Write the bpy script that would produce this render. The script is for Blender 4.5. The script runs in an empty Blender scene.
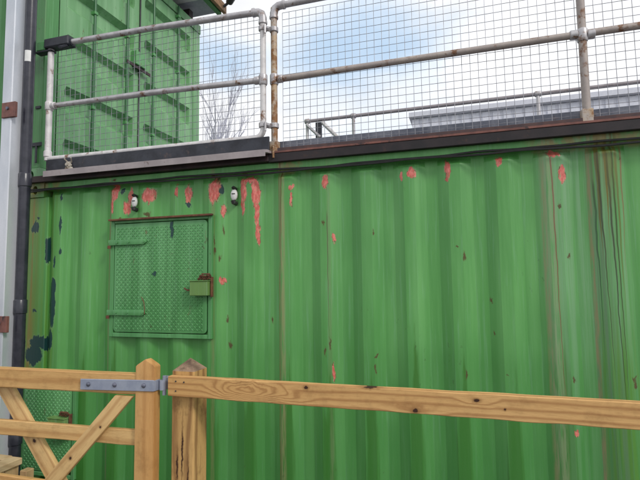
import bpy, math, random
from mathutils import Vector, Matrix, noise as mnoise
random.seed(7)
S = bpy.context.scene
COL = S.collection
# ------------------------------------------------------------------ camera
EYE = Vector((0, -3.035, 1.75))
cd = bpy.data.cameras.new("camera"); cam = bpy.data.objects.new("camera", cd); COL.objects.link(cam)
R_ = Vector((0.95653, 0.29132, -0.01348)); U_ = Vector((0.03666, -0.07426, 0.99656)); F_ = Vector((-0.28931, 0.95374, 0.08171))
M = Matrix((R_, U_, -F_)).transposed().to_4x4(); M.translation = EYE
cam.matrix_world = M
cd.sensor_width = 36; cd.lens = 27.02; cd.clip_end = 1000; cd.clip_start = .05
S.camera = cam
# ------------------------------------------------------------------ sky and sun
SUN_DIR = Vector((0.74, -0.42, 0.66)).normalized()      # towards the sun
elev = math.asin(SUN_DIR.z); azim = math.atan2(SUN_DIR.x, SUN_DIR.y)
W = bpy.data.worlds.new("World"); S.world = W; W.use_nodes = True
nt = W.node_tree; nt.nodes.clear()
wo = nt.nodes.new("ShaderNodeOutputWorld"); bg = nt.nodes.new("ShaderNodeBackground"); nt.links.new(bg.outputs[0], wo.inputs[0])
sky = nt.nodes.new("ShaderNodeTexSky"); sky.sky_type = 'NISHITA'; sky.sun_disc = False
sky.sun_elevation = elev; sky.sun_rotation = azim; sky.air_density = 1.2; sky.dust_density = 2.0
bg.inputs[1].default_value = 0.1
tc = nt.nodes.new("ShaderNodeTexCoord")
mp = nt.nodes.new("ShaderNodeMapping"); mp.inputs['Scale'].default_value = (1, 1, 2.2); mp.inputs['Location'].default_value = (1.3, .2, .4)
nt.links.new(tc.outputs['Generated'], mp.inputs[0])
n1 = nt.nodes.new("ShaderNodeTexNoise"); n1.inputs['Scale'].default_value = 2.3; n1.inputs['Detail'].default_value = 7; n1.inputs['Roughness'].default_value = .55
nt.links.new(mp.outputs[0], n1.inputs[0])
# a gap of thin blue between the clouds
def gap(d, sc):
    a = nt.nodes.new("ShaderNodeVectorMath"); a.operation = 'SUBTRACT'; a.inputs[1].default_value = d; nt.links.new(tc.outputs['Generated'], a.inputs[0])
    b = nt.nodes.new("ShaderNodeVectorMath"); b.operation = 'MULTIPLY'; b.inputs[1].default_value = sc; nt.links.new(a.outputs[0], b.inputs[0])
    c = nt.nodes.new("ShaderNodeVectorMath"); c.operation = 'LENGTH'; nt.links.new(b.outputs[0], c.inputs[0])
    m = nt.nodes.new("ShaderNodeMapRange"); m.inputs[1].default_value = 1.0; m.inputs[2].default_value = 0.0; m.interpolation_type = 'SMOOTHSTEP'
    nt.links.new(c.outputs['Value'], m.inputs[0]); return m.outputs[0]
g1 = gap((-.20, .88, .43), (3.4, 3.4, 6.5)); g2 = gap((-.42, .80, .42), (7, 7, 10))
gm = nt.nodes.new("ShaderNodeMath"); gm.operation = 'MAXIMUM'; nt.links.new(g1, gm.inputs[0]); nt.links.new(g2, gm.inputs[1])
ga = nt.nodes.new("ShaderNodeMath"); ga.operation = 'MULTIPLY_ADD'; nt.links.new(gm.outputs[0], ga.inputs[0]); ga.inputs[1].default_value = -.34; nt.links.new(n1.outputs[0], ga.inputs[2])
cr = nt.nodes.new("ShaderNodeMapRange"); cr.inputs[1].default_value = .14; cr.inputs[2].default_value = .56; cr.interpolation_type = 'SMOOTHSTEP'
nt.links.new(ga.outputs[0], cr.inputs[0])
n2 = nt.nodes.new("ShaderNodeTexNoise"); n2.inputs['Scale'].default_value = 4; n2.inputs['Detail'].default_value = 5
nt.links.new(mp.outputs[0], n2.inputs[0])
cc = nt.nodes.new("ShaderNodeMapRange"); cc.inputs[1].default_value = .3; cc.inputs[2].default_value = .7; cc.inputs[3].default_value = 9.5; cc.inputs[4].default_value = 11.5
nt.links.new(n2.outputs[0], cc.inputs[0])
cv = nt.nodes.new("ShaderNodeVectorMath"); cv.operation = 'SCALE'; cv.inputs[0].default_value = (.985, .995, 1.02); nt.links.new(cc.outputs[0], cv.inputs['Scale'])
sb = nt.nodes.new("ShaderNodeMix"); sb.data_type = 'RGBA'; sb.inputs[0].default_value = .82        # the blue is veiled by thin cloud
nt.links.new(sky.outputs[0], sb.inputs[6]); sb.inputs[7].default_value = (6.4, 8.4, 10.7, 1)
mx = nt.nodes.new("ShaderNodeMix"); mx.data_type = 'RGBA'
nt.links.new(cr.outputs[0], mx.inputs[0]); nt.links.new(sb.outputs[2], mx.inputs[6]); nt.links.new(cv.outputs[0], mx.inputs[7])
nt.links.new(mx.outputs[2], bg.inputs[0])
sd = bpy.data.lights.new("sun", 'SUN'); sd.energy = 1.6; sd.angle = math.radians(12); sd.color = (1, .96, .9)
so = bpy.data.objects.new("sun", sd); COL.objects.link(so); so.rotation_euler = SUN_DIR.to_track_quat('Z', 'Y').to_euler(); so.location = (4, -4, 8)
S.view_settings.view_transform = 'Standard'; S.view_settings.look = 'None'; S.view_settings.exposure = 0; S.view_settings.gamma = 1

# ------------------------------------------------------------------ node helpers
class NM:
    def __init__(s, name, rough=.5, metal=0, spec=.5):
        s.m = bpy.data.materials.new(name); s.m.use_nodes = True; s.t = s.m.node_tree; s.b = s.t.nodes['Principled BSDF']
        s.b.inputs['Roughness'].default_value = rough; s.b.inputs['Metallic'].default_value = metal; s.b.inputs['Specular IOR Level'].default_value = spec
        s.geo = s.t.nodes.new("ShaderNodeNewGeometry"); s.tc = s.t.nodes.new("ShaderNodeTexCoord")
        s.pos = s.geo.outputs['Position']; s.obj = s.tc.outputs['Object']
    def put(s, sock, v):
        if isinstance(v, bpy.types.NodeSocket): s.t.links.new(v, sock)
        elif v is not None:
            try: sock.default_value = v
            except Exception: sock.default_value = (*v, 1)
    def math(s, op, a, b=None, c=None, clamp=False):
        n = s.t.nodes.new("ShaderNodeMath"); n.operation = op; n.use_clamp = clamp
        for i, v in enumerate((a, b, c)):
            if v is not None: s.put(n.inputs[i], v)
        return n.outputs[0]
    def vec(s, op, a, b=None):
        n = s.t.nodes.new("ShaderNodeVectorMath"); n.operation = op
        s.put(n.inputs[0], a)
        if b is not None:
            s.put(n.inputs['Scale'] if op == 'SCALE' else n.inputs[1], b)
        return n.outputs['Value'] if op in ('LENGTH', 'DISTANCE') else n.outputs[0]
    def xyz(s, v):
        n = s.t.nodes.new("ShaderNodeSeparateXYZ"); s.put(n.inputs[0], v); return n.outputs
    def noise(s, scale=(1, 1, 1), sc=1, detail=4, rough=.55, co=None, off=(0, 0, 0), color=False):
        m = s.t.nodes.new("ShaderNodeMapping"); m.inputs['Scale'].default_value = scale; m.inputs['Location'].default_value = off
        s.put(m.inputs[0], co if co is not None else s.pos)
        n = s.t.nodes.new("ShaderNodeTexNoise"); n.inputs['Scale'].default_value = sc; n.inputs['Detail'].default_value = detail; n.inputs['Roughness'].default_value = rough
        s.t.links.new(m.outputs[0], n.inputs[0]); return n.outputs['Color' if color else 'Fac']
    def rng(s, v, a, b, c=0, d=1, smooth=True):
        n = s.t.nodes.new("ShaderNodeMapRange"); n.interpolation_type = 'SMOOTHSTEP' if smooth else 'LINEAR'
        s.put(n.inputs[0], v)
        for i, q in enumerate((a, b, c, d)): s.put(n.inputs[i + 1], q)
        return n.outputs[0]
    def mix(s, f, a, b, blend='MIX'):
        n = s.t.nodes.new("ShaderNodeMix"); n.data_type = 'RGBA'; n.blend_type = blend
        s.put(n.inputs[0], f); s.put(n.inputs[6], a if isinstance(a, bpy.types.NodeSocket) else (*a, 1)); s.put(n.inputs[7], b if isinstance(b, bpy.types.NodeSocket) else (*b, 1))
        return n.outputs[2]
    def bump(s, h, strength=.3, dist=.01):
        n = s.t.nodes.new("ShaderNodeBump"); n.inputs['Strength'].default_value = strength; n.inputs['Distance'].default_value = dist
        s.put(n.inputs['Height'], h); s.t.links.new(n.outputs[0], s.b.inputs['Normal'])
    def ell(s, co, L):                       # nearest of many ellipses in the x,z plane (0 at a centre, 1 at its rim)
        out = None
        for x, z, rx, rz in L:
            d = s.vec('LENGTH', s.vec('MULTIPLY', s.vec('SUBTRACT', co, (x, 0, z)), (1 / rx, 0, 1 / rz)))
            out = d if out is None else s.math('MINIMUM', out, d)
        return out
    def done(s, col, rough=None):
        s.put(s.b.inputs['Base Color'], col if isinstance(col, bpy.types.NodeSocket) else (*col, 1))
        if rough is not None: s.put(s.b.inputs['Roughness'], rough)
        return s.m

RED = [(-2.562, 2.441, 0.037, 0.062), (-2.442, 2.402, 0.022, 0.054), (-2.467, 2.319, 0.027, 0.046), (-2.264, 2.398, 0.062, 0.061), (-2.587, 2.341, 0.014, 0.062), (-2.022, 2.405, 0.014, 0.045), (-1.93, 2.384, 0.023, 0.066), (-1.709, 2.391, 0.045, 0.09), (-1.645, 2.25, 0.02, 0.043), (-1.481, 2.383, 0.026, 0.08), (-1.389, 2.363, 0.026, 0.1), (-1.435, 2.451, 0.061, 0.021), (-1.487, 2.277, 0.015, 0.081), (-1.382, 2.201, 0.014, 0.11), (-1.375, 2.061, 0.014, 0.08), (-0.313, 2.419, 0.025, 0.03), (-0.377, 2.392, 0.01, 0.026), (-0.092, 2.415, 0.017, 0.06), (0.211, 2.445, 0.019, 0.027), (0.509, 2.473, 0.04, 0.02), (0.55, 2.34, 0.02, 0.045), (-1.651, 1.748, 0.024, 0.028), (-0.88, 2.41, 0.021, 0.045), (-1.122, 2.386, 0.017, 0.023), (-1.123, 2.304, 0.01, 0.041), (-0.845, 1.155, 0.009, 0.055), (-0.824, 2.02, 0.011, 0.03), (0.552, 0.866, 0.01, 0.015), (-3.148, 1.64, 0.014, 0.013), (-3.136, 1.585, 0.014, 0.013), (-3.302, 1.239, 0.015, 0.011)]
DARK = [(-3.324, 2.196, 0.036, 0.041), (-3.297, 2.276, 0.016, 0.013), (-3.204, 2.014, 0.013, 0.096), (-3.141, 1.695, 0.03, 0.095), (-3.144, 1.538, 0.034, 0.141), (-3.155, 1.304, 0.03, 0.07), (-3.13, 1.916, 0.01, 0.048), (-3.299, 1.184, 0.08, 0.07), (-3.264, 1.286, 0.08, 0.047), (-3.193, 1.265, 0.04, 0.039), (-3.405, 1.259, 0.021, 0.048), (-3.081, 2.201, 0.012, 0.065), (-3.305, 1.529, 0.021, 0.012), (-1.929, 2.312, 0.016, 0.022), (-2.498, 2.444, 0.015, 0.039), (-3.08, 2.426, 0.01, 0.033), (-3.073, 1.994, 0.012, 0.024), (-1.66, 2.39, .014, .03)]
RUST = [(-2.564, 2.534, 0.027, 0.016), (-2.27, 2.247, 0.044, 0.022), (-2.511, 2.244, 0.018, 0.016), (-1.707, 1.968, 0.02, 0.028), (-1.707, 2.039, 0.008, 0.071), (-1.644, 2.108, 0.012, 0.05), (-1.667, 1.917, 0.012, 0.028), (-1.619, 1.477, 0.016, 0.028), (-1.595, 1.307, 0.023, 0.027), (-0.898, 2.116, 0.013, 0.016), (-0.558, 2.048, 0.01, 0.019), (-0.05, 1.935, 0.015, 0.012), (-0.011, 1.879, 0.012, 0.031), (-0.563, 1.272, 0.019, 0.012), (-0.565, 1.179, 0.009, 0.04), (0.857, 1.195, 0.019, 0.016), (0.864, 1.163, 0.012, 0.03), (0.133, 1.615, 0.011, 0.017), (0.142, 1.422, 0.008, 0.023), (0.208, 1.177, 0.014, 0.008), (-0.02, 1.172, 0.009, 0.029), (0.553, 1.17, 0.01, 0.027), (0.531, 2.159, 0.01, 0.024), (-0.897, 1.28, 0.013, 0.039), (-0.863, 1.326, 0.007, 0.051), (-1.281, 1.468, 0.014, 0.027), (-1.702, 2.495, 0.032, 0.014), (-1.465, 2.492, 0.03, 0.01), (0.849, 2.408, 0.008, 0.011), (0.568, 1.869, 0.01, 0.018)]
P0 = -0.954; PER = .278
ALGAE = (.045, .17, .012); TEAL = (.008, .045, .042); REDC = (.55, .085, .07); RUSTC = (.13, .045, .018)

def green_paint(name, base=(.085, .30, .068), light=(.135, .385, .11), full=False, fresh=0.):
    s = NM(name, .42)
    st = s.noise((9, 9, .5), 1, 6, .6)                     # long runs down the wall
    fine = s.noise((60, 60, 2.2), 1, 5, .6)
    big = s.noise((1.1, 1.1, .9), 1, 3)
    c = s.mix(s.rng(st, .38, .68), base, light)
    c = s.mix(s.math('MULTIPLY', s.rng(big, .35, .7), .55), c, (base[0] * .75, base[1] * .8, base[2] * .85))
    c = s.mix(s.math('MULTIPLY', s.rng(fine, .52, .72), .22), c, (.25, .46, .3))
    rough = s.rng(fine, .3, .7, .34, .55)
    grit = s.noise((140, 140, 60), 1, 3, .6)
    X, Y, Z = s.xyz(s.pos)
    if full:
        u = s.math('FRACT', s.math('DIVIDE', s.math('SUBTRACT', X, P0 + .02), PER))      # 0 at the left edge of each proud face
        # algae: tongues that rise on the proud faces from the ground
        reach = s.math('MULTIPLY_ADD', s.noise((5, 0, 0), 1, 2, off=(3, 0, 0)), 1.9, .18)
        jag = s.math('MULTIPLY_ADD', s.noise((46, 0, 3.), 1, 4), .9, -.45)
        up = s.rng(s.math('SUBTRACT', s.math('ADD', reach, jag), Z), -.04, .16)
        half = s.math('MULTIPLY_ADD', s.rng(Z, .5, 1.7), -.13, .17)
        cen = s.math('ABSOLUTE', s.math('SUBTRACT', u, .2))
        band = s.rng(s.math('SUBTRACT', s.math('ADD', half, s.math('MULTIPLY_ADD', fine, .24, -.12)), cen), -.02, .045)
        alg = s.math('MULTIPLY', up, band)
        c = s.mix(s.math('MULTIPLY', alg, .82), c, ALGAE)
        # the whole foot of the wall is deeper green
        c = s.mix(s.math('MULTIPLY', s.rng(Z, 1.75, .55), .52), c, (.035, .18, .035))
        # post end: orange and olive runs
        w1 = s.math('MULTIPLY_ADD', s.noise((0, 0, 2.2), 1, 3), .05, -.025)
        xw = s.math('ADD', X, w1)
        oran = s.math('MULTIPLY', s.rng(s.math('ABSOLUTE', s.math('SUBTRACT', xw, -3.345)), .075, .0), s.rng(s.noise((30, 30, 1.2), 1, 5), .3, .6))
        c = s.mix(s.math('MULTIPLY', oran, .8), c, (.28, .15, .035))
        oliv = s.math('MULTIPLY', s.rng(X, -3.07, -3.13), s.rng(s.noise((40, 40, .8), 1, 4, off=(0, 0, 4)), .36, .62))
        c = s.mix(s.math('MULTIPLY', oliv, .45), c, (.13, .25, .02))
        # bleached runs at the right, tan bands
        pale = s.math('MULTIPLY', s.rng(X, .40, .47), s.rng(X, .92, .84))
        palev = s.math('MULTIPLY', pale, s.math('MULTIPLY', s.rng(Z, .8, 1.9, .35, 1), s.rng(s.noise((26, 26, .55), 1, 5, .65, off=(9, 0, 0)), .36, .64)))
        c = s.mix(s.math('MULTIPLY', palev, .62), c, (.22, .385, .225))
        grey = s.math('MULTIPLY', s.math('MULTIPLY', s.rng(X, .66, .70), s.rng(X, .84, .80)), s.rng(s.noise((75, 75, .8), 1, 5, .6, off=(2, 0, 0)), .4, .62))
        c = s.mix(s.math('MULTIPLY', grey, .7), c, (.12, .22, .11))
        low = s.math('MULTIPLY', s.math('MULTIPLY', s.rng(X, .66, .74), s.rng(X, 1.0, .9)), s.math('MULTIPLY', s.rng(Z, 1.7, 1.2), s.rng(s.noise((60, 60, 1), 1, 4, off=(5, 0, 0)), .38, .6)))
        c = s.mix(s.math('MULTIPLY', low, .75), c, (.09, .24, .03))
        for cx, wd, st_, colr in ((.445, .02, .6, (.28, .24, .12)), (.48, .04, .5, (.3, .33, .2)), (.69, .014, .75, (.28, .22, .11)), (-1.192, .03, .65, (.30, .27, .13)), (-1.215, .006, .7, (.2, .11, .04)), (-.86, .02, .3, (.25, .3, .15)), (-2.603, .012, .55, (.28, .24, .12)), (-1.715, .022, .4, (.25, .22, .1))):
            wob = s.math('ADD', X, s.math('MULTIPLY_ADD', s.noise((0, 0, 3), 1, 4, off=(cx * 9, 0, 0)), .02, -.01))
            m_ = s.math('MULTIPLY', s.rng(s.math('ABSOLUTE', s.math('SUBTRACT', wob, cx)), wd, wd * .3), s.rng(s.noise((90, 90, 6), 1, 4, off=(cx * 7, 0, 0)), .3, .6))
            c = s.mix(s.math('MULTIPLY', m_, st_), c, colr)
        # thin rust and moss drips
        for cx, z0, wd, colr, sl, bot in ((.497, 2.5, .0035, (.2, .09, .05), .01, 1.0), (.735, 2.6, .009, (.13, .10, .01), 0, 1.9), (.745, 2.6, .004, (.05, .05, .02), .02, 1.2), (.775, 2.6, .008, (.16, .10, .01), .0, 2.0), (.79, 2.5, .0045, (.035, .04, .015), .018, 1.0), (.83, 2.6, .006, (.12, .13, .02), .01, 1.6), (.812, 2.6, .004, (.04, .05, .01), .01, 1.1), (.715, 2.3, .004, (.04, .10, .04), .01, 1.3), (.852, 2.5, .004, (.2, .12, .05), -.01, 1.8), (-1.2, 2.6, .004, (.15, .08, .02), 0, 1.7), (-2.61, 2.5, .004, (.16, .07, .03), 0, 1.3), (-.87, 2.2, .003, (.1, .12, .05), 0, 1.3)):
            wob = s.math('ADD', s.math('ADD', X, s.math('MULTIPLY', s.math('SUBTRACT', Z, 2.0), sl)), s.math('MULTIPLY_ADD', s.noise((0, 0, 4), 1, 3, off=(cx * 31, 0, 0)), .022, -.011))
            wn = s.math('MULTIPLY', s.rng(Z, bot, z0), wd * 1.5); wn = s.math('MULTIPLY_ADD', wn, .7, wd * .3)
            m_ = s.math('MULTIPLY', s.rng(s.math('DIVIDE', s.math('ABSOLUTE', s.math('SUBTRACT', wob, cx)), wn), 1.3, .6), s.math('MULTIPLY', s.rng(Z, bot - .15, bot + .2), s.rng(Z, z0 + .02, z0 - .05)))
            c = s.mix(s.math('MULTIPLY', m_, .85), c, colr)
        olv = s.math('MULTIPLY', s.math('MULTIPLY', s.rng(X, .67, .74), s.rng(X, .88, .81)), s.math('MULTIPLY', s.rng(s.math('ADD', Z, s.math('MULTIPLY', fine, .5)), 2.35, 2.72), s.rng(s.noise((55, 55, 1.2), 1, 4, off=(1, 7, 0)), .36, .6)))
        c = s.mix(s.math('MULTIPLY', olv, .8), c, (.14, .14, .02))
        # rail above the runs
        tr = s.math('MULTIPLY', s.rng(Z, 2.46, 2.5), s.rng(s.noise((14, 14, 9), 1, 5, off=(1, 0, 0)), .42, .6))
        tr = s.math('MULTIPLY', tr, s.math('MAXIMUM', s.rng(X, .3, .5), s.math('MAXIMUM', s.rng(s.math('ABSOLUTE', s.math('SUBTRACT', X, -1.1)), .16, .03), s.rng(X, -3.0, -3.15))))
        c = s.mix(s.math('MULTIPLY', tr, .85), c, (.24, .19, .06))
        warp = s.vec('SUBTRACT', s.noise((26, 26, 13), 1, 5, .65, color=True), (.5, .5, .5))
        warp = s.vec('MULTIPLY', warp, (.05, 0, .13)); co = s.vec('ADD', s.pos, warp)
        rr = s.ell(co, RED); dd = s.ell(co, DARK); ru = s.ell(co, [(a, b, e * .6, h * .7) for a, b, e, h in RUST])
        c = s.mix(s.rng(s.math('MINIMUM', rr, dd), 1.25, 1.1, 0, .12), c, (.4, .47, .38))
        redc = s.mix(s.rng(s.noise((60, 60, 30), 1, 4), .4, .65), REDC, (.75, .2, .17))
        ero = s.rng(s.noise((110, 110, 38), 1, 5, .7, off=(3, 0, 1)), .36, .44)
        c = s.mix(s.math('MULTIPLY', s.rng(rr, 1.15, .85), s.math('MULTIPLY_ADD', ero, .75, .2)), c, redc)
        c = s.mix(s.math('MULTIPLY', s.math('MULTIPLY', s.rng(rr, 1.25, 1.05), s.rng(rr, .85, 1.0)), s.rng(grit, .5, .6)), c, RUSTC)
        c = s.mix(s.rng(dd, 1.1, .98), c, TEAL)
        c = s.mix(s.rng(ru, 1.5, .6, 0, .85), c, s.mix(grit, RUSTC, (.06, .03, .02)))
        # scattered flecks and chips
        v = s.t.nodes.new("ShaderNodeTexVoronoi"); v.inputs['Scale'].default_value = 1
        mp_ = s.t.nodes.new("ShaderNodeMapping"); mp_.inputs['Scale'].default_value = (30, 0, 15); s.put(mp_.inputs[0], co); s.t.links.new(mp_.outputs[0], v.inputs[0])
        gate = s.rng(s.noise((4, 4, 1.2), 1, 3, off=(7, 0, 2)), .56, .68)
        fl = s.math('MULTIPLY', s.rng(v.outputs['Distance'], .19, .08), gate)
        c = s.mix(s.math('MULTIPLY', fl, .65), c, (.05, .12, .03))
        rough = s.math('MAXIMUM', rough, s.rng(ru, 1.15, .8, .3, .85))
    else:
        rs = s.math('MULTIPLY', s.rng(s.noise((16, 16, 7), 1, 6, .72, off=(5, 5, 5)), .62, .68), s.rng(s.noise((1.7, 1.7, 1.2), 1, 3, off=(1, 6, 2)), .46, .6))
        c = s.mix(s.math('MULTIPLY', rs, .8), c, RUSTC)
        gr = s.math('MULTIPLY', s.rng(s.noise((30, 30, 1.1), 1, 5, .65, off=(8, 2, 0)), .5, .7), .4)
        c = s.mix(gr, c, tuple(q * .55 for q in base))
        v = s.t.nodes.new("ShaderNodeTexVoronoi"); mp_ = s.t.nodes.new("ShaderNodeMapping"); mp_.inputs['Scale'].default_value = (18, 18, 10)
        s.put(mp_.inputs[0], s.vec('ADD', s.pos, s.vec('SCALE', s.noise((20, 20, 20), 1, 3, color=True), .08))); s.t.links.new(mp_.outputs[0], v.inputs[0]); v.inputs['Scale'].default_value = 1
        fl = s.math('MULTIPLY', s.rng(v.outputs['Distance'], .17, .1), s.rng(s.noise((2.5, 2.5, 2), 1, 3), .5, .6))
        c = s.mix(s.math('MULTIPLY', fl, .7), c, (.07, .08, .03))
    s.bump(s.math('ADD', s.math('MULTIPLY', grit, .3), fine), .12, .004)
    return s.done(c, rough)

M_WALL = green_paint("weathered_green_wall_paint", full=True)
M_HATCH = green_paint("green_hatch_paint", (.08, .275, .085), (.13, .36, .135))
M_DOOR = green_paint("chalky_green_door_paint", (.145, .345, .14), (.225, .44, .215))
M_GREEN2 = green_paint("green_side_paint", (.06, .235, .06), (.09, .30, .085))  # darker green; the neighbour container's shade is mixed into this colour
M_OLIVE = green_paint("olive_latch_paint", (.13, .25, .06), (.21, .34, .12))

def metal(name, a, b, rough=.45, met=.0, rust=None, ramt=.5, sc=14, stretch=(1, 1, 1)):
    s = NM(name, rough, met)
    n = s.noise(stretch, sc, 5, .6); f = s.noise((1, 1, 1), 90, 3)
    c = s.mix(s.rng(n, .35, .65), a, b)
    c = s.mix(s.math('MULTIPLY', f, .25), c, tuple(x * .6 for x in a))
    if rust:
        m_ = s.rng(s.noise((1, 1, 1), 11, 6, .7, off=(4, 2, 1)), 1 - ramt, 1 - ramt + .12)
        c = s.mix(m_, c, s.mix(f, rust, tuple(x * .45 for x in rust)))
    s.bump(f, .15, .002)
    return s.done(c)
M_GALV = metal("galvanised_tube", (.42, .40, .41), (.56, .54, .55), .42, .35, (.24, .12, .06), .46)
M_GALV_RUST = metal("rusting_tube", (.45, .40, .36), (.5, .36, .22), .6, .1, (.33, .15, .05), .55)
M_GALV_W = metal("whitened_tube", (.58, .56, .56), (.74, .71, .70), .5, .1, (.28, .14, .08), .45)
M_WIRE = metal("mesh_wire", (.2, .2, .23), (.34, .34, .37), .4, .4)
M_BLACK = metal("black_painted_steel", (.013, .014, .021), (.034, .037, .05), .55, 0, (.10, .07, .065), .43, 9)
M_BLACKRUST = metal("rusty_black_steel", (.022, .014, .016), (.05, .026, .026), .6, 0, (.10, .04, .03), .42, 8)
M_FLANGE = metal("grey_brown_flange", (.30, .26, .26), (.38, .33, .33), .5, .1, (.17, .10, .08), .38, 7)
M_BROWN = metal("red_oxide_steel", (.22, .085, .065), (.13, .05, .04), .6, 0, (.05, .03, .03), .45)
M_TOE = metal("blue_grey_plate", (.10, .11, .145), (.2, .21, .25), .5, .1, (.12, .07, .06), .38, 9)
M_COLM = metal("galvanised_column", (.52, .55, .60), (.68, .69, .73), .38, .35, None, .4, 3, (1, 1, .35))
M_PIPE = metal("black_plastic_pipe", (.022, .023, .034), (.04, .04, .055), .28, 0)
M_CABLE = metal("black_cable", (.012, .012, .013), (.02, .02, .02), .5)
M_RUST = metal("rusty_iron", (.16, .06, .03), (.09, .035, .02), .8, 0, (.24, .11, .05), .5, 30)
M_WHITEP = metal("white_plastic", (.72, .72, .70), (.82, .82, .8), .4)
M_DARKP = metal("dark_plastic", (.03, .03, .03), (.05, .05, .05), .5)
M_STRAP = metal("galvanised_strap", (.30, .33, .42), (.38, .41, .49), .42, .3)
M_BOLT = metal("bolt_steel", (.12, .13, .17), (.2, .2, .25), .4, .6)
M_DROPP = metal("bird_dropping_crust", (.35, .31, .25), (.5, .46, .4), .9, 0, (.2, .1, .06), .5, 60)
M_SOFFIT = metal("pale_grey_sheet", (.34, .36, .42), (.45, .46, .52), .5)
M_CLAD = metal("pale_lilac_cladding", (.68, .69, .78), (.76, .76, .83), .6)
M_GREYROOF = metal("grey_roof_sheet", (.64, .65, .73), (.7, .7, .77), .6)

def wood(name, axis, a, b, dark, freq=70, bumps=(), knots=(), rough=.62, dirt=.2, flow=1.0, contrast=.48):
    """axis: the way the grain runs; bumps: (x, z, rx, rz, height) swirls; knots: (x, z, rx, rz)"""
    s = NM(name, rough, 0, .3)
    sc = [1, 1, 1]; sc['xyz'.index(axis)] = .12
    n = s.noise(tuple(q * 11 for q in sc), 1, 4, .5, co=s.obj)
    n_f = s.noise(tuple(q * 160 for q in sc), 1, 4, .6, co=s.obj)
    n_b = s.noise(tuple(q * 3.2 for q in sc), 1, 3, .5, co=s.obj, off=(2, 1, 5))
    X, Y, Z = s.xyz(s.obj)
    cross = s.math('ADD', Z if axis != 'z' else X, s.math('MULTIPLY', Y, .7))
    f = s.math('MULTIPLY_ADD', n, 9 * flow, s.math('MULTIPLY', cross, freq))
    for bx, bz, rx, rz, h in bumps:
        d = s.vec('LENGTH', s.vec('MULTIPLY', s.vec('SUBTRACT', s.vec('ADD', s.obj, s.vec('SCALE', s.vec('SUBTRACT', s.noise((12, 12, 12), 1, 3, co=s.obj, color=True), (.5, .5, .5)), .04)), (bx, 0, bz)), (1 / rx, 0, 1 / rz)))
        f = s.math('MULTIPLY_ADD', s.rng(d, 1.6, 0), h, f)
    ring = s.math('MULTIPLY_ADD', s.math('SINE', f), .5, .5)
    c = s.mix(s.rng(n_b, .3, .7), a, b)
    c = s.mix(s.math('MULTIPLY', s.math('POWER', ring, 2.5), contrast), c, dark)
    c = s.mix(s.math('MULTIPLY', s.rng(n_f, .45, .7), .25), c, dark)
    if dirt: c = s.mix(s.math('MULTIPLY', s.rng(s.noise((9, 9, 9), 1, 5, .65, co=s.obj, off=(3, 3, 3)), .5, .72), dirt * 2), c, tuple(q * .45 for q in dark))
    if knots:
        w = s.vec('ADD', s.obj, s.vec('SCALE', s.vec('SUBTRACT', s.noise((40, 40, 40), 1, 3, co=s.obj, color=True), (.5, .5, .5)), .018))
        k = s.ell(w, knots)
        c = s.mix(s.rng(k, 2.6, 1.0, 0, .55), c, tuple(q * .6 for q in dark))
        c = s.mix(s.rng(k, 1.2, .8), c, (.045, .018, .01))
    s.bump(s.math('ADD', n_f, s.math('MULTIPLY', ring, .4)), .25, .003)
    return s.done(c)
WA, WB, WD = (.56, .31, .105), (.67, .43, .18), (.32, .14, .04)

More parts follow.
